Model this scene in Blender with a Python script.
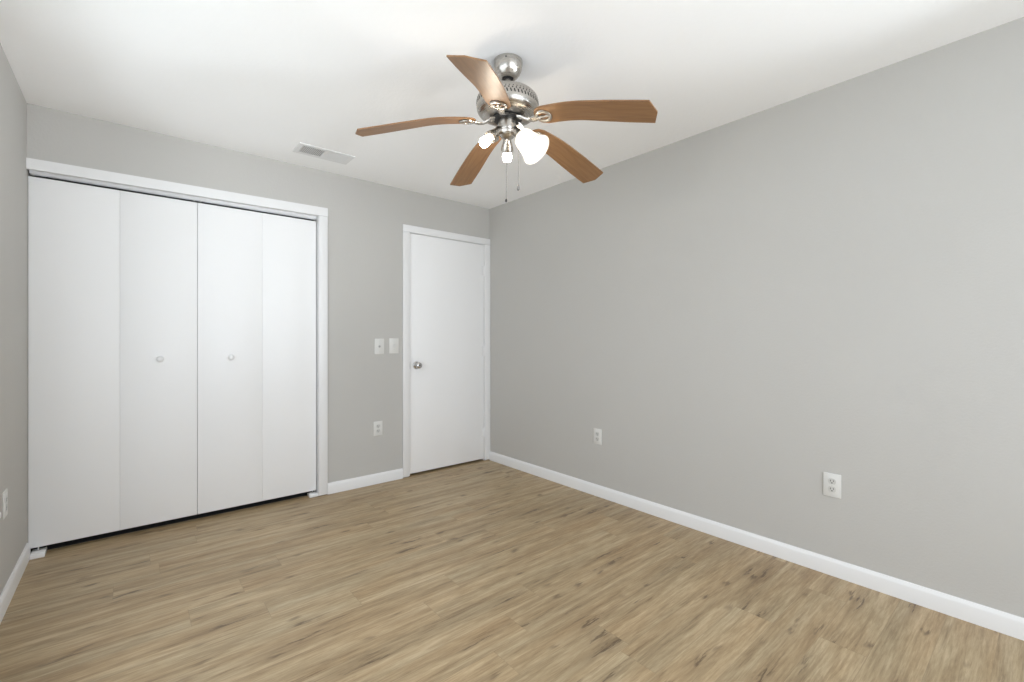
import bpy, bmesh, math, random
from mathutils import Vector, Matrix, Euler

for o in list(bpy.data.objects):
    bpy.data.objects.remove(o)
SC = bpy.context.scene
COL = SC.collection
PI = math.pi
R = math.radians

# ------------------------------------------------------------------ room measures (metres)
H = 2.44                       # ceiling height
XL, XR = -0.4235, 2.6845       # left and right wall
YB, YF = 3.5403, -1.90         # back wall (closet, door) and wall behind the camera
CAM_H = 1.179
T = 0.10                       # wall thickness
YC = YB + 0.75                 # far side of closet and hall

# ------------------------------------------------------------------ camera
cam_d = bpy.data.cameras.new('camera')
cam = bpy.data.objects.new('camera', cam_d)
COL.objects.link(cam)
cam.location = (0, 0, CAM_H)
cam.rotation_euler = (R(90), 0, R(-40))
cam_d.sensor_width = 36.0
cam_d.lens = 455.4 / 1024 * 36.0
cam_d.shift_y = -2.6 / 1024
cam_d.clip_start = 0.02
SC.camera = cam

# ------------------------------------------------------------------ world, daylight, fill lamps, exposure
world = bpy.data.worlds.new('world')
SC.world = world
world.use_nodes = True
wn = world.node_tree.nodes
wn['Background'].inputs['Color'].default_value = (0.75, 0.87, 1.0, 1)
wn['Background'].inputs['Strength'].default_value = 1.0

def area(name, loc, rot, sx, sy, power, color):
    d = bpy.data.lights.new(name, 'AREA')
    d.shape = 'RECTANGLE'; d.size = sx; d.size_y = sy
    d.energy = power; d.color = color
    o = bpy.data.objects.new(name, d); COL.objects.link(o)
    o.location = loc; o.rotation_euler = rot
    return o
WZ0, WZ1 = 0.50, 2.14                       # sill and head of the windows
WX0, WX1 = -0.10, 2.36                      # front window (behind the camera)
SY0, SY1 = 0.0, 2.60                       # side window added for light (left wall, beside the camera)
RY0, RY1 = -1.60, -0.10                     # second side window added for light (right wall, behind the frame)
ZM, WHT = (WZ0 + WZ1) / 2, WZ1 - WZ0
# sky at two windows; unseen fill lamps added to brighten the ceiling
C_SKY, C_FILL = (0.982, 1.0, 1.105), (0.975, 1.0, 1.085)
P_BULB = 60.0
FC, LC, RC = (WX0 + WX1) / 2, (SY0 + SY1) / 2, (RY0 + RY1) / 2
def aimed(name, loc, target, sx, sy, power, color, deg):
    o = area(name, loc, (0, 0, 0), sx, sy, power, color)
    o.data.spread = R(deg)
    o.rotation_euler = (Vector(target) - Vector(loc)).to_track_quat('-Z', 'Y').to_euler()
    return o
area('daylight_sky_front', (FC, YF - 0.25, ZM), (R(90), 0, 0), WX1 - WX0, WHT, 96, C_SKY)
area('fill_sky_left', (XL - 0.25, LC, ZM), (R(90), 0, R(-90)), SY1 - SY0, WHT, 37, C_SKY)  # sky fill through the added left window
aimed('fill_ceiling_left', (XL - 1.5, -0.35, 0.25), (0.95, 3.10, H), 1.6, 1.0, 4, C_FILL, 45)  # added fill lamp, lifts the back ceiling from the left
aimed('fill_ceiling_right', (XR + 1.4, -2.0, 0.35), (0.30, 2.50, H), 1.6, 1.0, 16, C_FILL, 45)  # added fill lamp, lifts the ceiling from the right
aimed('fill_ceiling_far', (XR + 1.2, -3.6, 0.25), (1.35, 3.0, H), 1.6, 0.8, 8, C_FILL, 32)  # added narrow fill lamp for the far ceiling

SC.view_settings.view_transform = 'Standard'
SC.view_settings.look = 'None'
SC.view_settings.exposure = 0.06
SC.view_settings.gamma = 1.0
SC.view_settings.use_curve_mapping = False
SC.cycles.use_denoising = True
SC.cycles.max_bounces = 24
SC.cycles.diffuse_bounces = 16
SC.cycles.glossy_bounces = 6
SC.cycles.transparent_max_bounces = 12
SC.cycles.sample_clamp_indirect = 6.0
SC.cycles.caustics_reflective = False
SC.cycles.caustics_refractive = False

# ------------------------------------------------------------------ materials
def lin(c):
    return tuple((v / 255 / 12.92) if v / 255 <= 0.04045 else ((v / 255 + 0.055) / 1.055) ** 2.4 for v in c) + (1,)

def base_mat(name, color, rough=0.5, metal=0.0, spec=0.5):
    m = bpy.data.materials.new(name); m.use_nodes = True
    b = m.node_tree.nodes['Principled BSDF']
    b.inputs['Base Color'].default_value = color
    b.inputs['Roughness'].default_value = rough
    b.inputs['Metallic'].default_value = metal
    b.inputs['Specular IOR Level'].default_value = spec
    return m, m.node_tree, b

def nd(nt, typ, **kw):
    n = nt.nodes.new(typ)
    for k, v in kw.items():
        setattr(n, k, v)
    return n

def plaster(name, color, scale, strength, dist, rough=0.85, spec=0.25, vary=0.02):
    m, nt, b = base_mat(name, color, rough, 0, spec)
    tc = nd(nt, 'ShaderNodeTexCoord')
    n1 = nd(nt, 'ShaderNodeTexNoise'); n1.inputs['Scale'].default_value = scale
    n1.inputs['Detail'].default_value = 5; n1.inputs['Roughness'].default_value = 0.55
    nt.links.new(tc.outputs['Object'], n1.inputs['Vector'])
    bp = nd(nt, 'ShaderNodeBump'); bp.inputs['Strength'].default_value = strength
    bp.inputs['Distance'].default_value = dist
    nt.links.new(n1.outputs['Fac'], bp.inputs['Height'])
    nt.links.new(bp.outputs['Normal'], b.inputs['Normal'])
    n2 = nd(nt, 'ShaderNodeTexNoise'); n2.inputs['Scale'].default_value = 2.3
    n2.inputs['Detail'].default_value = 3
    nt.links.new(tc.outputs['Object'], n2.inputs['Vector'])
    mr = nd(nt, 'ShaderNodeMapRange')
    mr.inputs['To Min'].default_value = 1 - vary; mr.inputs['To Max'].default_value = 1 + vary
    nt.links.new(n2.outputs['Fac'], mr.inputs['Value'])
    hs = nd(nt, 'ShaderNodeHueSaturation'); hs.inputs['Color'].default_value = color
    nt.links.new(mr.outputs['Result'], hs.inputs['Value'])
    nt.links.new(hs.outputs['Color'], b.inputs['Base Color'])
    return m

M = {}
M['wall'] = plaster('greige wall paint', (0.508, 0.497, 0.473, 1), 95, 0.22, 0.004)
M['ceiling'] = plaster('white ceiling texture', (0.95, 0.95, 0.95, 1), 60, 0.22, 0.005)
M['closet_in'] = plaster('closet interior painted shade', (0.16, 0.16, 0.155, 1), 95, 0.2, 0.004)  # colour darkened to stand for shade inside the closed closet
M['door'] = plaster('white door paint', (0.86, 0.86, 0.86, 1), 180, 0.04, 0.001, 0.45, 0.4, 0.008)
M['trim'] = plaster('white trim enamel', (0.79, 0.79, 0.79, 1), 120, 0.05, 0.001, 0.38, 0.45, 0.008)
M['plate'] = base_mat('white plastic plate', (0.68, 0.675, 0.65, 1), 0.4)[0]
M['plate_face'] = base_mat('white plastic insert', (0.57, 0.565, 0.54, 1), 0.42)[0]
M['slot'] = base_mat('dark slot', (0.03, 0.03, 0.03, 1), 0.7)[0]
M['grey_jack'] = base_mat('grey jack', (0.40, 0.40, 0.39, 1), 0.4)[0]
M['track'] = base_mat('grey painted track', (0.70, 0.70, 0.71, 1), 0.4, 0.0)[0]
M['vent'] = base_mat('white enamelled steel', (0.78, 0.78, 0.78, 1), 0.45)[0]
M['vent_dark'] = base_mat('duct interior', (0.45, 0.45, 0.45, 1), 0.8)[0]
M['chrome'] = base_mat('satin chrome', (0.62, 0.61, 0.60, 1), 0.22, 1.0)[0]
M['dark_metal'] = base_mat('dark flywheel', (0.02, 0.02, 0.02, 1), 0.45, 0.2)[0]
M['screw'] = base_mat('painted screw', (0.60, 0.595, 0.575, 1), 0.45)[0]

def nickel_mat():
    m, nt, b = base_mat('brushed nickel', (0.50, 0.472, 0.435, 1), 0.27, 1.0)
    tc = nd(nt, 'ShaderNodeTexCoord')
    mp = nd(nt, 'ShaderNodeMapping'); mp.inputs['Scale'].default_value = (6, 6, 260)
    nt.links.new(tc.outputs['Object'], mp.inputs['Vector'])
    n = nd(nt, 'ShaderNodeTexNoise'); n.inputs['Scale'].default_value = 2.0; n.inputs['Detail'].default_value = 3
    nt.links.new(mp.outputs['Vector'], n.inputs['Vector'])
    mr = nd(nt, 'ShaderNodeMapRange'); mr.inputs['To Min'].default_value = 0.20; mr.inputs['To Max'].default_value = 0.36
    nt.links.new(n.outputs['Fac'], mr.inputs['Value'])
    nt.links.new(mr.outputs['Result'], b.inputs['Roughness'])
    return m
M['nickel'] = nickel_mat()
M['chain'] = base_mat('dull steel chain', (0.20, 0.195, 0.19, 1), 0.5, 0.3)[0]

def blade_mat():
    m, nt, b = base_mat('oak blade laminate', lin((176, 130, 88)), 0.42)
    tc = nd(nt, 'ShaderNodeTexCoord')
    mp = nd(nt, 'ShaderNodeMapping'); mp.inputs['Scale'].default_value = (2.2, 34, 4)
    nt.links.new(tc.outputs['Object'], mp.inputs['Vector'])
    n = nd(nt, 'ShaderNodeTexNoise'); n.inputs['Scale'].default_value = 3; n.inputs['Detail'].default_value = 5
    n.inputs['Distortion'].default_value = 0.4
    nt.links.new(mp.outputs['Vector'], n.inputs['Vector'])
    cr = nd(nt, 'ShaderNodeValToRGB')
    e = cr.color_ramp.elements
    e[0].position = 0.30; e[0].color = (0.205, 0.104, 0.043, 1)
    e[1].position = 0.72; e[1].color = (0.295, 0.157, 0.068, 1)
    nt.links.new(n.outputs['Fac'], cr.inputs['Fac'])
    nt.links.new(cr.outputs['Color'], b.inputs['Base Color'])
    return m
M['blade'] = blade_mat()

def bulb_mat(name, color, strength):
    m, nt, b = base_mat(name, (0.9, 0.9, 0.88, 1), 0.4)
    b.inputs['Emission Color'].default_value = color
    b.inputs['Emission Strength'].default_value = strength
    return m
M['bulb'] = bulb_mat('lit frosted bulb', (1.0, 0.88, 0.72, 1), P_BULB)

def shade_mat():
    m, nt, b = base_mat('white alabaster glass', (0.93, 0.92, 0.89, 1), 0.35)
    tc = nd(nt, 'ShaderNodeTexCoord')
    n = nd(nt, 'ShaderNodeTexNoise'); n.inputs['Scale'].default_value = 26; n.inputs['Detail'].default_value = 3
    n.inputs['Distortion'].default_value = 1.2
    nt.links.new(tc.outputs['Object'], n.inputs['Vector'])
    cr = nd(nt, 'ShaderNodeValToRGB')
    cr.color_ramp.elements[0].color = (0.86, 0.84, 0.80, 1); cr.color_ramp.elements[0].position = 0.35
    cr.color_ramp.elements[1].color = (0.97, 0.96, 0.94, 1); cr.color_ramp.elements[1].position = 0.65
    nt.links.new(n.outputs['Fac'], cr.inputs['Fac'])
    nt.links.new(cr.outputs['Color'], b.inputs['Base Color'])
    tr = nd(nt, 'ShaderNodeBsdfTranslucent')
    nt.links.new(cr.outputs['Color'], tr.inputs['Color'])
    mx = nd(nt, 'ShaderNodeMixShader'); mx.inputs['Fac'].default_value = 0.55
    nt.links.new(b.outputs['BSDF'], mx.inputs[1]); nt.links.new(tr.outputs['BSDF'], mx.inputs[2])
    nt.links.new(mx.outputs['Shader'], nt.nodes['Material Output'].inputs['Surface'])
    return m
M['shade'] = shade_mat()

def pane_mat():
    m = bpy.data.materials.new('window glass'); m.use_nodes = True
    nt = m.node_tree
    nt.nodes.remove(nt.nodes['Principled BSDF'])
    t = nd(nt, 'ShaderNodeBsdfTransparent'); t.inputs['Color'].default_value = (0.95, 0.97, 0.96, 1)
    g = nd(nt, 'ShaderNodeBsdfGlossy'); g.inputs['Roughness'].default_value = 0.02
    mx = nd(nt, 'ShaderNodeMixShader'); mx.inputs['Fac'].default_value = 0.06
    nt.links.new(t.outputs['BSDF'], mx.inputs[1]); nt.links.new(g.outputs['BSDF'], mx.inputs[2])
    nt.links.new(mx.outputs['Shader'], nt.nodes['Material Output'].inputs['Surface'])
    return m
M['pane'] = pane_mat()
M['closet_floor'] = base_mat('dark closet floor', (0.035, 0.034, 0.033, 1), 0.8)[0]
M['lawn'] = plaster('lawn grass', (0.10, 0.20, 0.05, 1), 40, 0.5, 0.02)

def floor_mat():
    m, nt, b = base_mat('oak vinyl planks', lin((165, 143, 112)), 0.42, 0, 0.4)
    L = nt.links.new
    def math_(op, a, c=None):
        n = nd(nt, 'ShaderNodeMath', operation=op)
        for i, v in enumerate((a, c)):
            if v is None: continue
            if isinstance(v, (int, float)): n.inputs[i].default_value = v
            else: L(v, n.inputs[i])
        return n.outputs[0]
    tc = nd(nt, 'ShaderNodeTexCoord')
    sp = nd(nt, 'ShaderNodeSeparateXYZ'); L(tc.outputs['Object'], sp.inputs[0])
    x, y = sp.outputs['X'], sp.outputs['Y']
    W_, L_ = 0.152, 1.22
    yr = math_('DIVIDE', math_('ADD', y, 10.042), W_)
    row = math_('FLOOR', yr); fy = math_('FRACT', yr)
    wn1 = nd(nt, 'ShaderNodeTexWhiteNoise', noise_dimensions='1D'); L(row, wn1.inputs['W'])
    xr = math_('ADD', math_('DIVIDE', math_('ADD', x, 10.0), L_), wn1.outputs['Value'])
    colm = math_('FLOOR', xr); fx = math_('FRACT', xr)
    cid = nd(nt, 'ShaderNodeCombineXYZ'); L(row, cid.inputs[0]); L(colm, cid.inputs[1])
    wn2 = nd(nt, 'ShaderNodeTexWhiteNoise', noise_dimensions='2D'); L(cid.outputs[0], wn2.inputs['Vector'])
    # per-plank shifted coordinates
    sc_ = nd(nt, 'ShaderNodeVectorMath', operation='SCALE'); L(wn2.outputs['Color'], sc_.inputs[0]); sc_.inputs['Scale'].default_value = 37.0
    ad = nd(nt, 'ShaderNodeVectorMath', operation='ADD'); L(tc.outputs['Object'], ad.inputs[0]); L(sc_.outputs[0], ad.inputs[1])
    def noise(scale, s, detail, rough, dist=0.0, src=None):
        mp = nd(nt, 'ShaderNodeMapping'); mp.inputs['Scale'].default_value = scale
        L((src or ad.outputs[0]), mp.inputs['Vector'])
        n = nd(nt, 'ShaderNodeTexNoise'); n.inputs['Scale'].default_value = s
        n.inputs['Detail'].default_value = detail; n.inputs['Roughness'].default_value = rough
        n.inputs['Distortion'].default_value = dist
        L(mp.outputs['Vector'], n.inputs['Vector'])
        return n.outputs['Fac']
    broad = noise((0.8, 11, 1), 2.0, 5, 0.6, 0.6)
    fine = noise((3.0, 42, 1), 3.0, 8, 0.72, 0.3)
    hue = noise((0.7, 6, 1), 1.6, 2, 0.5)
    cr = nd(nt, 'ShaderNodeValToRGB')
    e = cr.color_ramp.elements
    e[0].position = 0.34; e[0].color = lin((128, 106, 78))
    e[1].position = 0.66; e[1].color = lin((197, 177, 145))
    e2 = cr.color_ramp.elements.new(0.5); e2.color = lin((168, 147, 115))
    mixv = math_('ADD', math_('MULTIPLY', broad, 0.50), math_('MULTIPLY', fine, 0.50))
    L(mixv, cr.inputs['Fac'])
    # warm / grey drift
    wm = nd(nt, 'ShaderNodeMix', data_type='RGBA', blend_type='MULTIPLY')
    wm.inputs['Factor'].default_value = 1.0
    hr = nd(nt, 'ShaderNodeValToRGB')
    hr.color_ramp.elements[0].position = 0.3; hr.color_ramp.elements[0].color = (1.0, 0.95, 0.90, 1)
    hr.color_ramp.elements[1].position = 0.7; hr.color_ramp.elements[1].color = (0.97, 1.0, 1.02, 1)
    L(hue, hr.inputs['Fac'])
    L(cr.outputs['Color'], wm.inputs['A']); L(hr.outputs['Color'], wm.inputs['B'])
    # plank brightness
    pv = nd(nt, 'ShaderNodeMapRange'); pv.inputs['To Min'].default_value = 0.95; pv.inputs['To Max'].default_value = 1.04
    L(wn2.outputs['Value'], pv.inputs['Value'])
    hs = nd(nt, 'ShaderNodeHueSaturation'); L(wm.outputs['Result'], hs.inputs['Color']); L(pv.outputs['Result'], hs.inputs['Value'])
    # knots and mineral streaks: long dark lenses along the grain
    wob = noise((3, 14, 1), 2.0, 3, 0.6)
    wv = nd(nt, 'ShaderNodeCombineXYZ'); L(math_('MULTIPLY', math_('SUBTRACT', wob, 0.5), 0.9), wv.inputs[1])
    L(math_('MULTIPLY', math_('SUBTRACT', fine, 0.5), 0.9), wv.inputs[0])
    def knots(sx, sy, lo, hi, keep, off):
        mp = nd(nt, 'ShaderNodeMapping'); mp.inputs['Scale'].default_value = (sx, sy, 1); mp.inputs['Location'].default_value = (off, off * 1.7, 0)
        L(ad.outputs[0], mp.inputs['Vector'])
        a2 = nd(nt, 'ShaderNodeVectorMath', operation='ADD'); L(mp.outputs['Vector'], a2.inputs[0]); L(wv.outputs[0], a2.inputs[1])
        v = nd(nt, 'ShaderNodeTexVoronoi', voronoi_dimensions='2D'); v.inputs['Scale'].default_value = 1.0
        v.inputs['Randomness'].default_value = 0.9
        L(a2.outputs[0], v.inputs['Vector'])
        mr = nd(nt, 'ShaderNodeMapRange', interpolation_type='SMOOTHSTEP')
        mr.inputs['From Min'].default_value = hi; mr.inputs['From Max'].default_value = lo
        L(v.outputs['Distance'], mr.inputs['Value'])
        sc2 = nd(nt, 'ShaderNodeSeparateColor'); L(v.outputs['Color'], sc2.inputs[0])
        g = math_('LESS_THAN', sc2.outputs[0], keep)
        amp = math_('ADD', math_('MULTIPLY', sc2.outputs[1], 0.7), 0.3)
        return math_('MULTIPLY', math_('MULTIPLY', mr.outputs['Result'], g), amp)
    k1 = knots(1.7, 12, 0.01, 0.14, 0.50, 0.0)
    k2 = knots(6.0, 15, 0.02, 0.24, 0.16, 5.3)
    halo = knots(1.7, 12, 0.05, 0.45, 0.50, 0.0)
    kk = math_('MINIMUM', math_('ADD', math_('MULTIPLY', k1, 0.95), math_('ADD', math_('MULTIPLY', k2, 0.8), math_('MULTIPLY', halo, 0.26))), 0.85)
    km = nd(nt, 'ShaderNodeMix', data_type='RGBA')
    L(kk, km.inputs['Factor']); L(hs.outputs['Color'], km.inputs['A']); km.inputs['B'].default_value = lin((84, 66, 49))
    # darker grain streaks
    st = noise((1.1, 24, 1), 2.4, 5, 0.62, 0.8)
    sr = nd(nt, 'ShaderNodeMapRange', interpolation_type='SMOOTHSTEP')
    sr.inputs['From Min'].default_value = 0.55; sr.inputs['From Max'].default_value = 0.74
    sr.inputs['To Max'].default_value = 0.42
    L(st, sr.inputs['Value'])
    cm = nd(nt, 'ShaderNodeMix', data_type='RGBA')
    L(sr.outputs['Result'], cm.inputs['Factor']); L(km.outputs['Result'], cm.inputs['A']); cm.inputs['B'].default_value = lin((112, 92, 68))
    km = cm
    # seams
    ey = math_('MINIMUM', fy, math_('SUBTRACT', 1.0, fy))
    ex = math_('MINIMUM', fx, math_('SUBTRACT', 1.0, fx))
    sy_ = math_('LESS_THAN', ey, 0.0011 / W_)
    sx_ = math_('LESS_THAN', ex, 0.0011 / L_)
    seam = math_('MULTIPLY', math_('MAXIMUM', sy_, sx_), 0.25)
    sm = nd(nt, 'ShaderNodeMix', data_type='RGBA')
    L(seam, sm.inputs['Factor']); L(km.outputs['Result'], sm.inputs['A']); sm.inputs['B'].default_value = lin((95, 78, 60))
    L(sm.outputs['Result'], b.inputs['Base Color'])
    bp = nd(nt, 'ShaderNodeBump'); bp.inputs['Strength'].default_value = 0.12; bp.inputs['Distance'].default_value = 0.002
    L(math_('SUBTRACT', fine, math_('MULTIPLY', seam, 1.5)), bp.inputs['Height'])
    L(bp.outputs['Normal'], b.inputs['Normal'])
    return m
M['floor'] = floor_mat()

# ------------------------------------------------------------------ mesh helpers
def bx(bm, x0, x1, y0, y1, z0, z1, bev=0.0, seg=2):
    vs = [bm.verts.new((x, y, z)) for x in (x0, x1) for y in (y0, y1) for z in (z0, z1)]
    idx = [(0, 1, 3, 2), (4, 6, 7, 5), (0, 4, 5, 1), (2, 3, 7, 6), (0, 2, 6, 4), (1, 5, 7, 3)]
    fs = [bm.faces.new([vs[i] for i in q]) for q in idx]
    if bev > 0:
        es = set()
        for f in fs: es.update(f.edges)
        bmesh.ops.bevel(bm, geom=list(es), offset=bev, segments=seg, affect='EDGES', profile=0.5)

def lathe(bm, prof, n=48, mat=None, cap0=True, cap1=True):
    """prof: list of (radius, height) revolved about local z; mat a 4x4 matrix"""
    mat = mat or Matrix.Identity(4)
    rings = []
    for r_, z_ in prof:
        if r_ < 1e-6:
            rings.append([bm.verts.new(mat @ Vector((0, 0, z_)))])
        else:
            rings.append([bm.verts.new(mat @ Vector((r_ * math.cos(2 * PI * i / n), r_ * math.sin(2 * PI * i / n), z_))) for i in range(n)])
    for a, b in zip(rings, rings[1:]):
        for i in range(n):
            j = (i + 1) % n
            if len(a) == 1 and len(b) == 1: continue
            if len(a) == 1: bm.faces.new((a[0], b[j], b[i]))
            elif len(b) == 1: bm.faces.new((a[i], a[j], b[0]))
            else: bm.faces.new((a[i], a[j], b[j], b[i]))
    if cap0 and len(rings[0]) > 1: bm.faces.new(list(reversed(rings[0])))
    if cap1 and len(rings[-1]) > 1: bm.faces.new(rings[-1])

def tube(bm, pts, rad, n=10):
    pts = [Vector(p) for p in pts]
    rads = rad if isinstance(rad, (list, tuple)) else [rad] * len(pts)
    rings = []; up = None
    for i, p in enumerate(pts):
        t = (pts[min(i + 1, len(pts) - 1)] - pts[max(i - 1, 0)]).normalized()
        if up is None:
            up = Vector((0, 0, 1)) if abs(t.z) < 0.9 else Vector((1, 0, 0))
        s = t.cross(up).normalized(); up = s.cross(t).normalized()
        rings.append([bm.verts.new(p + (s * math.cos(2 * PI * k / n) + up * math.sin(2 * PI * k / n)) * rads[i]) for k in range(n)])
    for a, b in zip(rings, rings[1:]):
        for k in range(n):
            bm.faces.new((a[k], a[(k + 1) % n], b[(k + 1) % n], b[k]))
    bm.faces.new(list(reversed(rings[0]))); bm.faces.new(rings[-1])

def prism(bm, poly, axis, a0, a1):
    """poly of 2D points extruded along axis ('x': poly=(y,z), 'y': poly=(x,z), 'z': poly=(x,y))"""
    def P(p, a):
        return {'x': (a, p[0], p[1]), 'y': (p[0], a, p[1]), 'z': (p[0], p[1], a)}[axis]
    A = [bm.verts.new(P(p, a0)) for p in poly]; B = [bm.verts.new(P(p, a1)) for p in poly]
    n = len(poly)
    for i in range(n):
        bm.faces.new((A[i], A[(i + 1) % n], B[(i + 1) % n], B[i]))
    bm.faces.new(list(reversed(A))); bm.faces.new(B)

def obj(name, bm, mat, parent=None, smooth=None, loc=None, rot=None, label=None):
    bmesh.ops.recalc_face_normals(bm, faces=bm.faces[:])
    me = bpy.data.meshes.new(name)
    bm.to_mesh(me); bm.free()
    me.materials.append(mat)
    if smooth is not None:
        for p in me.polygons: p.use_smooth = True
        me.set_sharp_from_angle(angle=R(smooth))
    o = bpy.data.objects.new(name, me); COL.objects.link(o)
    if parent is not None: o.parent = parent
    if loc is not None: o.location = loc
    if rot is not None: o.rotation_euler = rot
    if label: o['label'] = label
    return o

def tag(o, label, cat, group=None, kind=None):
    o['label'] = label; o['category'] = cat
    if group: o['group'] = group
    if kind: o['kind'] = kind
    return o

def empty(name, loc, rot=(0, 0, 0)):
    o = bpy.data.objects.new(name, None); COL.objects.link(o)
    o.empty_display_size = 0.1
    o.location = loc; o.rotation_euler = rot
    return o

def struct(name, bm, mat, label, cat, smooth=None):
    return tag(obj(name, bm, mat, smooth=smooth), label, cat, kind='structure')

B = bmesh.new

# ------------------------------------------------------------------ the room shell
DX0, DX1, DZ = 1.8245, 2.6205, 2.088        # bedroom door rough opening in the back wall
CX1, CZ = 1.080, 2.097                      # closet opening: from the left wall to CX1
CXW, CZW = CX1 + 0.012, 2.109               # rough opening behind the closet jambs
def side_wall(b, x0, x1, y0, y1):
    bx(b, x0, x1, YF - T, y0, 0, H); bx(b, x0, x1, y1, YC + T, 0, H)
    bx(b, x0, x1, y0, y1, 0, WZ0); bx(b, x0, x1, y0, y1, WZ1, H)
b = B(); bx(b, XL - T, XR + T, YF - T, YC + T, -0.10, 0.0)
struct('floor', b, M['floor'], 'light oak plank floor with dark knots running across the room', 'floor')
b = B(); bx(b, XL, CXW, YB + .068, YC, 0.0, 0.003)  # thin, very dark sheet laid over the closet floor
struct('floor_closet', b, M['closet_floor'], 'thin dark sheet over the closet floor, showing under its doors', 'floor')
b = B(); bx(b, XL - T, XR + T, YF - T, YC + T, H, H + 0.10)
struct('ceiling', b, M['ceiling'], 'flat white textured ceiling holding the fan', 'ceiling')
b = B(); side_wall(b, XL - T, XL, SY0, SY1)
struct('wall_left', b, M['wall'], 'greige wall at the far left beside the closet', 'wall')
b = B(); side_wall(b, XR, XR + T, RY0, RY1)
struct('wall_right', b, M['wall'], 'long blank greige wall on the right with two outlets', 'wall')
b = B()
bx(b, XL, CXW, YB, YB + T, CZW, H)
bx(b, CXW, DX0, YB, YB + T, 0, H)
bx(b, DX0, DX1, YB, YB + T, DZ, H)
bx(b, DX1, XR, YB, YB + T, 0, H)
struct('wall_back', b, M['wall'], 'greige back wall with the closet and the door', 'wall')
b = B()
bx(b, XL, WX0, YF - T, YF, 0, H); bx(b, WX1, XR, YF - T, YF, 0, H)
bx(b, WX0, WX1, YF - T, YF, 0, WZ0); bx(b, WX0, WX1, YF - T, YF, WZ1, H)
struct('wall_front', b, M['wall'], 'greige wall with the window, opposite the closet', 'wall')
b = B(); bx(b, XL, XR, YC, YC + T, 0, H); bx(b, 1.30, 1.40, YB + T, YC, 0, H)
struct('wall_closet', b, M['closet_in'], 'closet wall with shade put into its colour, behind its closed doors', 'wall')

# window behind the camera, and two unseen side windows added for light
def window(name, loc, rz, hw, label):
    win = tag(empty(name, loc, (0, 0, rz)), label, 'window', kind='structure')
    hh = WHT                                # local +y points into the room
    b = B()
    bx(b, -hw, -hw + .05, -.045, .045, 0, hh); bx(b, hw - .05, hw, -.045, .045, 0, hh)
    bx(b, -hw + .05, hw - .05, -.045, .045, 0, .05); bx(b, -hw + .05, hw - .05, -.045, .045, hh - .05, hh)
    bx(b, -.025, .025, -.045, .045, .05, hh - .05)
    obj('window_frame', b, M['trim'], win)
    for x0, x1 in ((-hw + .05, -.025), (.025, hw - .05)):
        b = B(); bx(b, x0, x1, -.012, .012, hh / 2 - .02, hh / 2 + .02)
        obj('window_rail', b, M['trim'], win)
        for z0, z1 in ((.05, hh / 2 - .02), (hh / 2 + .02, hh - .05)):
            b = B(); bx(b, x0, x1, -.003, .003, z0, z1); obj('window_pane', b, M['pane'], win)
    b = B(); bx(b, -hw - .04, hw + .04, .0505, .09, -.02, 0.004, .004); obj('window_sill', b, M['trim'], win)
window('window_1', ((WX0 + WX1) / 2, YF - .05, WZ0), 0, (WX1 - WX0) / 2, 'wide white framed window opposite the closet')
window('window_added_2', (XL - .05, (SY0 + SY1) / 2, WZ0), R(-90), (SY1 - SY0) / 2, 'white framed unseen window added in the left wall for light')
window('window_added_3', (XR + .05, RC, WZ0), R(90), (RY1 - RY0) / 2, 'white framed unseen window added in the right wall for light')

# baseboards
BH, BT = 0.083, 0.014
prof = [(0, 0), (BT, 0), (BT, BH - .020), (BT - .003, BH - .010), (BT - .009, BH), (0, BH)]
b = B(); prism(b, [(XR - p[0], p[1]) for p in prof], 'y', YF, YB - 0.0165)
struct('baseboard_right', b, M['trim'], 'white baseboard along the long right wall', 'baseboard', 40)
b = B(); prism(b, [(XL + p[0], p[1]) for p in prof], 'y', YF, YB)
struct('baseboard_left', b, M['trim'], 'white baseboard along the left wall beside the closet', 'baseboard', 40)
b = B(); prism(b, [(YB - p[0], p[1]) for p in prof], 'x', 1.1445, 1.7615)
struct('baseboard_back', b, M['trim'], 'short white baseboard between closet and door', 'baseboard', 40)
b = B(); prism(b, [(YF + p[0], p[1]) for p in prof], 'x', XL + BT, XR - BT)
struct('baseboard_front', b, M['trim'], 'white baseboard under the window', 'baseboard', 40)

# ------------------------------------------------------------------ closet: trim, track, two bifold doors
def casing_bar(b, x0, x1, z0, z1, th=0.016):
    bx(b, x0, x1, YB - th, YB, z0, z1, .004, 2)
trim1 = tag(empty('trim_1', (CX1, YB, 0)), 'white casing around the wide closet opening', 'trim', kind='structure')
O1 = (-CX1, -YB, 0)                         # children of trim_1 are modelled in room coordinates
b = B(); prism(b, [(XL, 2.086), (1.144, 2.097), (1.144, 2.1605), (XL, 2.1435)], 'y', YB - .016, YB)
obj('head_casing', b, M['trim'], trim1, 40, O1)
b = B(); bx(b, 1.0805, 1.144, YB - .016, YB, 0.004, 2.0965, .004, 2); obj('side_casing', b, M['trim'], trim1, 40, O1)
b = B(); bx(b, CX1, CXW - .0005, YB + .0005, YB + T, 0, CZW); obj('side_jamb', b, M['trim'], trim1, None, O1)
b = B(); bx(b, XL, CX1, YB + .0005, YB + T, 2.098, CZW - .0005); obj('head_jamb', b, M['trim'], trim1, None, O1)

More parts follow.
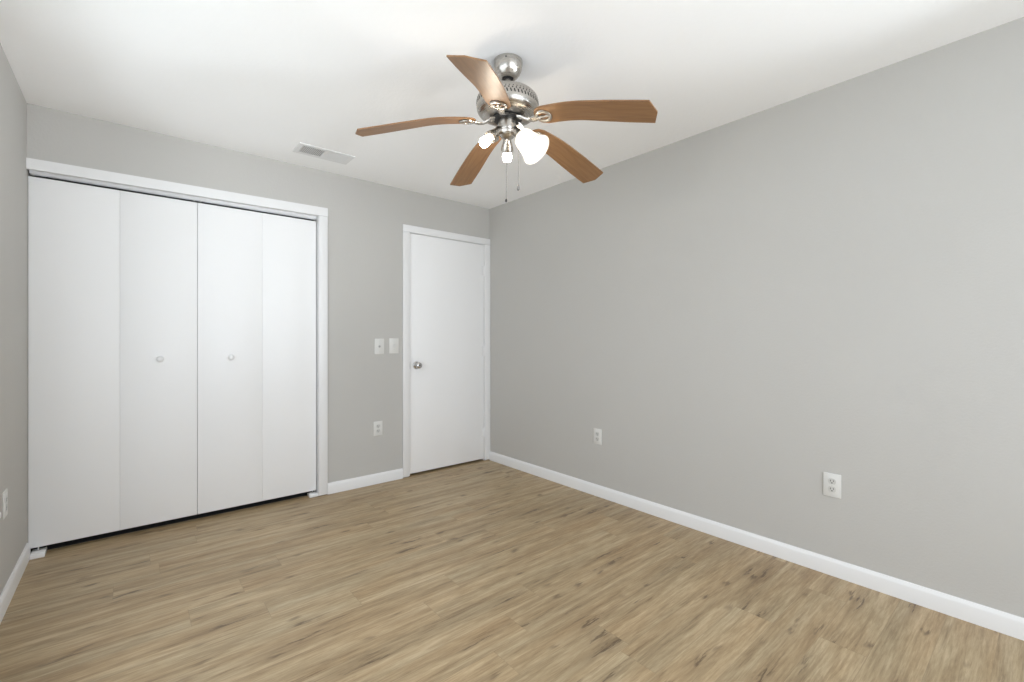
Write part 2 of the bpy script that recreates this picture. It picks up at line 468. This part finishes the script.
tr = tag(empty('closet_track', (0.33, YB + .046, 2.075)), 'grey metal sliding track across the top of the closet opening', 'track')
tx0, tx1 = XL + .006 - .33, CX1 - .004 - .33
b = B()
prism(b, [(-.014, 0), (-.012, 0), (-.012, .0195), (.012, .0195), (.012, 0), (.014, 0), (.014, .0225), (-.014, .0225)], 'x', tx0, tx1)
obj('track_channel', b, M['track'], tr)
for x in (-.405, .318, .352, 1.066):
    b = B(); lathe(b, [(.0055, -.006), (.0055, .014), (.003, .016)], 16)
    obj('guide_pin', b, M['plate'], tr, 40, (x - .33, 0, 0))

DY0, DY1 = YB + .030, YB + .058             # bifold panel front and back
def bifold(name, x0, xm, x1, knob_x, label):
    root = tag(empty(name, (xm, DY0, 0)), label, 'closet door', kind='structure')
    for a, c in ((x0, xm - .0003), (xm + .0003, x1)):
        b = B(); bx(b, a - xm, c - xm, 0, DY1 - DY0, .0385, 2.0585, .0013, 2)
        obj('door_panel', b, M['door'], root, 40)
    b = B()
    lathe(b, [(.011, 0), (.010, .006), (.0075, .012), (.0095, .017), (.0165, .022), (.0185, .028), (.0165, .034), (.009, .0375), (0, .0385)], 32,
          Matrix.Rotation(PI / 2, 4, 'X'))
    obj('door_knob', b, M['trim'], root, 50, (knob_x - xm, 0, 1.052))
    return root
bifold('door_2', XL + .002, -.0455, .3340, .1425, 'white flat folding closet door next to the left wall')
bifold('door_3', .3365, .7120, CX1 - .006, .5200, 'white flat folding closet door nearer the bedroom door')

def pivot_bracket(x0, x1, px, y0, label):
    cx = (x0 + x1) / 2
    root = tag(empty('pivot_bracket', (cx, YB + .03, 0)), label, 'bracket', 'floor brackets of the closet doors')
    b = B(); bx(b, x0 - cx, x1 - cx, y0, .03, 0, .022, .003); obj('bracket_body', b, M['trim'], root, 40)
    b = B(); lathe(b, [(.008, .0215), (.008, .026), (.005, .026), (.005, .0390)], 16, Matrix.Translation((px - cx, .014, 0)))
    obj('pivot_pin', b, M['chrome'], root, 40)
pivot_bracket(XL + .0145, -.352, -.385, -.068, 'small white floor bracket under the closet door at the left wall')
pivot_bracket(1.018, CX1 - .001, 1.05, -.035, 'small white floor bracket under the closet door at the right casing')

# ------------------------------------------------------------------ bedroom door and its trim
trim2 = tag(empty('trim_2', (2.22, YB, 0)), 'white casing around the bedroom door in the corner', 'trim', kind='structure')
O2 = (-2.22, -YB, 0)
b = B(); bx(b, 1.7625, 1.8255, YB - .016, YB, .007, 2.0835, .004, 2); obj('side_casing', b, M['trim'], trim2, 40, O2)
b = B(); bx(b, 2.6200, XR - .0002, YB - .016, YB, .007, 2.0835, .004, 2); obj('side_casing', b, M['trim'], trim2, 40, O2)
b = B(); bx(b, 1.7625, XR - .0002, YB - .016, YB, 2.084, 2.1425, .004, 2); obj('head_casing', b, M['trim'], trim2, 40, O2)
b = B()
bx(b, DX0 + .0005, 1.8310, YB + .0005, YB + T, .007, 2.0815); bx(b, 2.6140, DX1 - .0005, YB + .0005, YB + T, .007, 2.0815)
bx(b, DX0 + .0005, DX1 - .0005, YB + .0005, YB + T, 2.0816, DZ - .0005)
obj('jamb', b, M['trim'], trim2, None, O2)
b = B()
bx(b, 1.8312, 1.8420, YB + .040, YB + T, .007, 2.0790); bx(b, 2.6035, 2.6138, YB + .040, YB + T, .007, 2.0790)
bx(b, 1.8420, 2.6035, YB + .040, YB + T, 2.0680, 2.0790)
obj('door_stop', b, M['trim'], trim2, None, O2)

d1 = tag(empty('door_1', (2.612, YB + .001, 0)), 'closed white flat bedroom door with round metal knob', 'door', kind='structure')
b = B(); bx(b, 1.8335 - 2.612, 0, .002, .037, .020, 2.0785, .002, 2); obj('door_slab', b, M['door'], d1, 40)
RX = Matrix.Rotation(PI / 2, 4, 'X')
b = B()
lathe(b, [(.034, 0), (.034, .004), (.031, .009), (.020, .011), (.012, .014), (.012, .026), (.020, .032), (.0275, .040), (.0285, .048),
          (.0265, .057), (.020, .063), (.012, .065), (0, .0645)], 40, RX)
kn = obj('door_knob', b, M['chrome'], d1, 40, (1.8935 - 2.612, .002, .947), label='round satin chrome knob')
b = B(); lathe(b, [(.006, .0640), (.006, .0665), (0, .0665)], 16, RX); obj('lock_button', b, M['dark_metal'], kn, 40)
for z in (1.83, 1.057, .275):
    b = B()
    lathe(b, [(.004, -.050), (.0065, -.047), (.0065, .047), (.004, .050)], 16, Matrix.Translation((.004, -.0065, z)))
    bx(b, -.022, .002, -.0005, .002, z - .045, z + .045)
    obj('hinge', b, M['trim'], d1, 40)
b = B(); bx(b, -.0012, .0004, -.014, 0.0, -.028, .028, .0004, 1)
obj('strike_plate', b, M['chrome'], trim2, None, (1.8268 - 2.22, .0, .947))

# ------------------------------------------------------------------ wall plates
RotWall = {'back': 0.0, 'right': -PI / 2, 'left': PI / 2}    # local -y faces the room
def plate_body(root, w=.0755, h=.1165, t=.0055):
    b = B(); bx(b, -w / 2, w / 2, -t, 0, -h / 2, h / 2, .0022, 2)
    return obj('cover_plate', b, M['plate'], root, 40)
def screw(root, z, y=-.0055):
    b = B(); lathe(b, [(.0032, 0), (.0030, .0008), (.0018, .0012), (0, .0012)], 14, Matrix.Translation((0, y, z)) @ RX)
    obj('screw', b, M['screw'], root, 40)
def wall_loc(wall, a, z):
    return {'back': (a, YB, z), 'right': (XR, a, z), 'left': (XL, a, z)}[wall]

def outlet(wall, a, z, label):
    root = tag(empty('power_outlet', wall_loc(wall, a, z), (0, 0, RotWall[wall])), label, 'outlet', 'duplex power outlets low on the walls')
    plate_body(root)
    for s in (1, -1):
        b = B()
        pts = []
        r_, hh_ = .0172, .0142
        for i in range(40):
            t = 2 * PI * i / 40
            pts.append((r_ * math.cos(t), max(-hh_, min(hh_, r_ * math.sin(t)))))
        prism(b, pts, 'y', -.0072, -.004)
        rc = obj('receptacle', b, M['plate_face'], root, 30, (0, 0, s * .0195))
        for x0, x1, z0, z1 in ((-.0078, -.0052, -.002, .0072), (.0054, .0078, -.001, .0066)):
            b = B(); bx(b, x0, x1, -.00755, -.0070, z0, z1); obj('slot', b, M['slot'], rc)
        b = B(); lathe(b, [(.0030, .0070), (.0030, .00755)], 16, Matrix.Translation((0, 0, -.0075)) @ RX)
        obj('slot', b, M['slot'], rc)
    screw(root, 0)
    return root
outlet('back', 1.546, .447, 'white power outlet below the two switch plates, left of the bedroom door')
outlet('right', 2.1995, .445, 'white power outlet on the long right wall, the one nearer the corner')
outlet('right', .713, .4475, 'white power outlet on the long right wall, the one farther from the corner')
outlet('left', 2.972, .451, 'white power outlet seen edge on, on the left wall by the closet')

sw = tag(empty('jack_plate', (1.5565, YB, 1.114)), 'white wall plate with a grey round jack, the left of two plates', 'wall plate')
plate_body(sw, .083, .127, .0075)
b = B(); lathe(b, [(.0095, 0), (.0095, .003), (.006, .004), (.0052, .009), (.003, .009), (.003, .004), (0, .004)], 24, Matrix.Translation((0, -.0075, 0)) @ RX)
obj('jack', b, M['grey_jack'], sw, 40)
screw(sw, .045, -.0075); screw(sw, -.045, -.0075)
sw = tag(empty('light_switch', (1.6845, YB, 1.1175)), 'white light switch plate beside the bedroom door casing', 'light switch')
plate_body(sw, .083, .127, .0065)
b = B(); bx(b, -.0055, .0055, -.0075, -.004, -.0125, .0125, .0008, 1); obj('switch_surround', b, M['plate_face'], sw, 40)
b = B(); prism(b, [(-.0070, -.0100), (-.0070, .0090), (-.0100, .0060), (-.0170, -.0065), (-.0150, -.0105)], 'x', -.0042, .0042)
obj('toggle', b, M['plate'], sw, 40)
screw(sw, .030, -.0065); screw(sw, -.030, -.0065)

# ------------------------------------------------------------------ ceiling air register
vx0, vx1, vy0, vy1 = .836, 1.197, 3.118, 3.297
vc = ((vx0 + vx1) / 2, (vy0 + vy1) / 2)
vr = tag(empty('air_register', (vc[0], vc[1], H)), 'white two-way air vent in the ceiling above the closet', 'air vent')
vw, vh = (vx1 - vx0) / 2, (vy1 - vy0) / 2
b = B(); fb = .030
for a in ((-vw, vw, vh - fb, vh), (-vw, vw, -vh, -vh + fb), (-vw, -vw + fb, -vh + fb, vh - fb), (vw - fb, vw, -vh + fb, vh - fb)):
    bx(b, a[0], a[1], a[2], a[3], -.005, 0)
bx(b, -.006, .006, -vh + fb, vh - fb, -.0062, -.001)
obj('register_frame', b, M['vent'], vr)
b = B(); bx(b, -vw + fb, vw - fb, -vh + fb, vh - fb, -.0012, -.0004); obj('duct_opening', b, M['vent_dark'], vr)
for s in (-1, 1):
    b = B()
    x0, x1 = (-vw + fb, -.006) if s < 0 else (.006, vw - fb)
    n = 13
    for i in range(n):
        cx = x0 + (x1 - x0) * (i + .5) / n
        k = -.0048 * s
        prism(b, [(cx - k - .0005, -.0066), (cx - k + .0005, -.0066), (cx + k + .0005, -.0020), (cx + k - .0005, -.0020)], 'y', -vh + fb, vh - fb)
    obj('louver_bank', b, M['vent'], vr)

# ------------------------------------------------------------------ ceiling fan (local origin = ceiling, z downwards negative)
fan = tag(empty('ceiling_fan', (1.2997, 1.5682, H), (.0193, .005, 0)),
          'brushed nickel ceiling fan with five wooden blades and a light kit', 'ceiling fan')
Tz = Matrix.Translation
b = B()
lathe(b, [(.066, .001), (.0665, -.006), (.0660, -.018), (.0625, -.036), (.0555, -.054), (.045, -.068), (.034, -.077), (.0305, -.079),
          (.027, -.077), (.0255, -.070)], 64, None, True, True)
cn = obj('canopy', b, M['nickel'], fan, 40)
for t in (-2.4, .74):
    b = B()
    lathe(b, [(.0035, 0), (.0035, .002), (.002, .003), (0, .003)], 12, Matrix.Rotation(t, 4, 'Z') @ Tz((.0655, 0, -.014)) @ Matrix.Rotation(PI / 2, 4, 'Y'))
    obj('canopy_screw', b, M['dark_metal'], cn, 40)
b = B(); lathe(b, [(.020, -.068), (.0255, -.0765), (.0225, -.0800), (.0120, -.0815)], 32); obj('hanger_ball', b, M['dark_metal'], fan, 60)
b = B(); lathe(b, [(.0112, -.080), (.0112, -.140), (.021, -.142), (.021, -.158)], 32); obj('downrod', b, M['nickel'], fan, 40)

MP = [(.012, -.152), (.045, -.1535), (.075, -.1570), (.100, -.1635), (.120, -.1730), (.1325, -.1860), (.1380, -.201), (.1390, -.215),
      (.1385, -.232), (.1355, -.246), (.1285, -.258), (.117, -.2665), (.100, -.272), (.078, -.2755), (.070, -.2745)]
b = B(); lathe(b, MP, 96); mh = obj('motor_housing', b, M['nickel'], fan, 45)
# slanted vent slots, two rows round the shoulder
def shell_r(z):
    for (r0, z0), (r1, z1) in zip(MP, MP[1:]):
        if z1 <= z <= z0:
            return r0 + (r1 - r0) * (z - z0) / (z1 - z0)
    return .139
b = B()
NS = 54
for row, (za, zb) in enumerate(((-.1960, -.2090), (-.2125, -.2255))):
    for i in range(NS):
        a = 2 * PI * (i + row * .5) / NS
        sl = .030 if row == 0 else -.030
        q = []
        for (z, da) in ((za, -.020 + sl * .5), (za, .020 + sl * .5), (zb, .020 - sl * .5), (zb, -.020 - sl * .5)):
            r_ = shell_r(z) + .0006
            q.append((r_, a + da, z))
        zm = (za + zb) / 2
        out = [b.verts.new((r_ * math.cos(t), r_ * math.sin(t), z)) for r_, t, z in q]
        inn = [b.verts.new(((r_ - .003) * math.cos(t), (r_ - .003) * math.sin(t), z)) for r_, t, z in q]
        b.faces.new(out); b.faces.new(list(reversed(inn)))
        for k in range(4):
            b.faces.new((out[k], out[(k + 1) % 4], inn[(k + 1) % 4], inn[k]))
obj('vent_slots', b, M['dark_metal'], mh)
b = B(); lathe(b, [(.040, -.270), (.066, -.272), (.067, -.280), (.060, -.2815), (.036, -.282)], 48); obj('flywheel', b, M['dark_metal'], fan, 40)
b = B(); lathe(b, [(.030, -.279), (.0385, -.2805), (.0395, -.284), (.0395, -.328), (.0375, -.333), (.030, -.334)], 48)
obj('switch_housing', b, M['nickel'], fan, 40)

# blades: local x is radial
ZP = [(.10, -.2960), (.14, -.2970), (.19, -.2990), (.25, -.3030), (.30, -.3085), (.36, -.3195), (.416, -.3335), (.48, -.3480), (.53, -.3605), (.60, -.3765), (.68, -.3955)]
def zprof(r_):
    for (a, za), (c, zc) in zip(ZP, ZP[1:]):
        if a <= r_ <= c:
            return za + (zc - za) * (r_ - a) / (c - a)
    return ZP[0][1] if r_ < ZP[0][0] else ZP[-1][1]
def zs(r_):
    return sum(zprof(r_ + d) for d in (-.03, -.015, 0, .015, .03)) / 5
PIT = .2068
def half_w(r_):
    t = max(0.0, min(1.0, (r_ - .17) / .38))
    return .0545 + .0115 * (t * t * (3 - 2 * t))
def blade_mesh():
    bm = B(); NR, NW, th = 36, 12, .0055
    top, bot = [], []
    for i in range(NR + 1):
        rt, rb = [], []
        for j in range(NW + 1):
            u = -1 + 2 * j / NW
            hw_ = half_w(.4)
            tip = .656 - (.0214 * u if u > 0 else -.0176 * u)
            rc = .055
            root = .140 + rc * (1 - math.sqrt(max(0, 1 - (abs(u) ** 2.4)))) * .8
            s = i / NR
            s = s ** .9
            r_ = root + (tip - root) * s
            w = u * half_w(r_)
            z = zs(r_) - w * math.sin(PIT)
            y = w * math.cos(PIT)
            rt.append(bm.verts.new((r_, y, z + th / 2))); rb.append(bm.verts.new((r_, y, z - th / 2)))
        top.append(rt); bot.append(rb)
    for i in range(NR):
        for j in range(NW):
            bm.faces.new((top[i][j], top[i + 1][j], top[i + 1][j + 1], top[i][j + 1]))
            bm.faces.new((bot[i][j], bot[i][j + 1], bot[i + 1][j + 1], bot[i + 1][j]))
    for i in range(NR):
        for j in (0, NW):
            bm.faces.new((top[i][j], bot[i][j], bot[i + 1][j], top[i + 1][j]))
    for j in range(NW):
        for i in (0, NR):
            bm.faces.new((top[i][j], top[i][j + 1], bot[i][j + 1], bot[i][j]))
    return bm
def iron_mesh():
    """curved arm from the flywheel, ending in an oval open medallion under the blade"""
    bm = B()
    # arm: tapered flat bar swept along a dip
    path = [(.056, -.2830), (.074, -.2870), (.092, -.2985), (.108, -.3060), (.124, -.3085), (.144, -.3065)]
    wid = [.019, .017, .0140, .0130, .0150, .0190]
    ths = [.006, .006, .006, .006, .005, .004]
    rings = []
    for (r_, z), w, t in zip(path, wid, ths):
        k = max(0, (r_ - .085) / .06)
        ring = []
        for (a, c) in ((-1, -1), (1, -1), (1, 1), (-1, 1)):
            y = a * w * (.8 if c < 0 else 1)
            ring.append(bm.verts.new((r_, y * math.cos(PIT * k), z + c * t / 2 - y * math.sin(PIT * k))))
        rings.append(ring)
    for p, q in zip(rings, rings[1:]):
        for k in range(4):
            bm.faces.new((p[k], p[(k + 1) % 4], q[(k + 1) % 4], q[k]))
    bm.faces.new(rings[0]); bm.faces.new(list(reversed(rings[-1])))
    # oval ring
    n, m = 40, 8
    cxr, ax, ay = .178, .036, .038
    R_ = []
    for i in range(n):
        t = 2 * PI * i / n
        ring = []
        for k in range(m):
            p = 2 * PI * k / m
            rr = 1 - .19 + .19 * math.cos(p)
            x = cxr + ax * math.cos(t) * rr
            w = ay * math.sin(t) * rr
            z = zs(x) - w * math.sin(PIT) - .0062 + .0048 * math.sin(p)
            ring.append(bm.verts.new((x, w * math.cos(PIT), z)))
        R_.append(ring)
    for i in range(n):
        p, q = R_[i], R_[(i + 1) % n]
        for k in range(m):
            bm.faces.new((p[k], p[(k + 1) % m], q[(k + 1) % m], q[k]))
    # centre bridge with a screw boss
    pts = []
    for x, w in ((.138, 0), (.160, 0), (.190, 0), (.214, 0)):
        pts.append((x, 0, zs(x) - .0062))
    tube(bm, pts, [.0055, .0050, .0050, .0055], 10)
    lathe(bm, [(.009, .002), (.009, -.004), (.006, -.0055), (0, -.0058)], 20, Tz((.176, 0, zs(.176) - .006)))
    return bm
TH0 = -1.2001
bl = obj('blade', blade_mesh(), M['blade'], fan, 40, (0, 0, 0), (0, 0, TH0))
ir = obj('blade_iron', iron_mesh(), M['nickel'], bl, 50)
for k in range(1, 5):
    c = bl.copy(); COL.objects.link(c); c.parent = fan; c.rotation_euler = (0, 0, TH0 + R(72) * k)
    d = ir.copy(); COL.objects.link(d); d.parent = c

# light kit: fitter, three sockets with bulbs (one keeps its glass shade), two pull chains
b = B(); lathe(b, [(.030, -.331), (.0405, -.334), (.0425, -.339), (.0400, -.346), (.034, -.356), (.022, -.366), (.0095, -.371), (.0075, -.378),
                   (.0045, -.383), (0, -.384)], 48)
ft = obj('light_fitter', b, M['nickel'], fan, 40)
AZ = R(50)                                   # away from the photographer's corner
def lamp_axis(az):
    # local +z runs out and down along the lamp
    return Matrix.Rotation(az, 4, 'Z') @ Tz((.110, 0, -.405)) @ Matrix.Rotation(R(135), 4, 'Y')
for k, az in enumerate((AZ, AZ + R(120), AZ - R(120))):
    Mx = lamp_axis(az)
    b = B(); lathe(b, [(.0145, -.104), (.0165, -.096), (.0175, -.080), (.0215, -.062), (.0265, -.046), (.0280, -.036), (.0280, -.031), (.0245, -.030),
                       (.0225, -.040)], 40, None, True, True)
    so = obj('lamp_socket', b, M['nickel'], fan, 40); so.matrix_local = Mx
    b = B(); lathe(b, [(.011, -.040), (.0125, -.026), (.0165, -.018), (.0205, -.009), (.0222, .001), (.0215, .009), (.0180, .0165), (.012, .0214), (.0055, .0236), (0, .0240)], 32)
    obj('light_bulb', b, M['bulb'], so, 60)
    if k == 2:
        b = B()
        prof_ = [(.026, -.052), (.034, -.051), (.0425, -.044), (.0468, -.030), (.0495, -.010), (.0535, .010), (.0590, .030), (.0660, .046), (.0715, .0565), (.0735, .0590)]
        prof_ = [(r_ * .965, z * .965 - .001) for r_, z in prof_]
        inner = [(r_ - .003, z + .0015) for r_, z in reversed(prof_)]
        lathe(b, prof_ + inner + [prof_[0]], 56, None, False, False)
        bmesh.ops.remove_doubles(b, verts=b.verts[:], dist=1e-5)
        obj('glass_shade', b, M['shade'], so, 50, label='white alabaster glass bell shade')

def chain(x, y, z0, z1, label, pend):
    b = B()
    tube(b, [(x, y, z0), (x, y, z1)], .0011, 6)
    n = int((z0 - z1) / .006)
    for i in range(n):
        z = z0 - (i + .5) * .006
        bmesh.ops.create_icosphere(b, subdivisions=1, radius=.0017, matrix=Tz((x, y, z)))
    c = obj('pull_chain', b, M['chain'], fan, 60, label=label)
    b = B(); lathe(b, pend[0], 20, Tz((x, y, z1))); obj('pull_knob', b, pend[1], c, 60)
vx, vy = math.cos(R(-40)), math.sin(R(-40))     # across the view
chain(.001 * vx, .001 * vy, -.376, -.636, 'long pull chain with a dark tip',
      ([(.0008, .002), (.0040, 0), (.0048, -.006), (.0042, -.011), (.002, -.014), (0, -.0142)], M['dark_metal']))
chain(.054 * vx + .022, .054 * vy + .026, -.310, -.560, 'pull chain with a small metal drop',
      ([(.0008, .004), (.0030, 0), (.0052, -.008), (.0068, -.016), (.0060, -.022), (.003, -.026), (0, -.0264)], M['chain']))

# bring everything below the canopy to its real size (52 inch fan)
FS, FD = 1.0197, 1.261
def fmap(z): return (z + FD) * FS - FD
done = set()
for o in fan.children_recursive:
    if o.name.split('.')[0] in ('canopy', 'canopy_screw', 'hanger_ball') or o.type != 'MESH': continue
    lamp = o.name.startswith(('lamp_socket', 'light_bulb', 'glass_shade'))
    if o.name.startswith('lamp_socket'):
        p = o.location; o.location = (p.x * FS, p.y * FS, fmap(p.z))
    if o.data.name in done: continue
    done.add(o.data.name)
    for v in o.data.vertices:
        v.co = (v.co.x * FS, v.co.y * FS, v.co.z * FS if lamp else fmap(v.co.z))
fan.location.x, fan.location.y = 1.3218, 1.6024

# ground outside the windows
b = B(); bx(b, -6, 8, YF - 6, YF - T - .02, -.60, -.45); bx(b, XR + T + .02, 8, YF - T - .02, 6, -.60, -.45); bx(b, -6, XL - T - .02, YF - T - .02, 6, -.60, -.45)
struct('ground_outside', b, M['lawn'], 'green lawn outside the windows', 'ground')
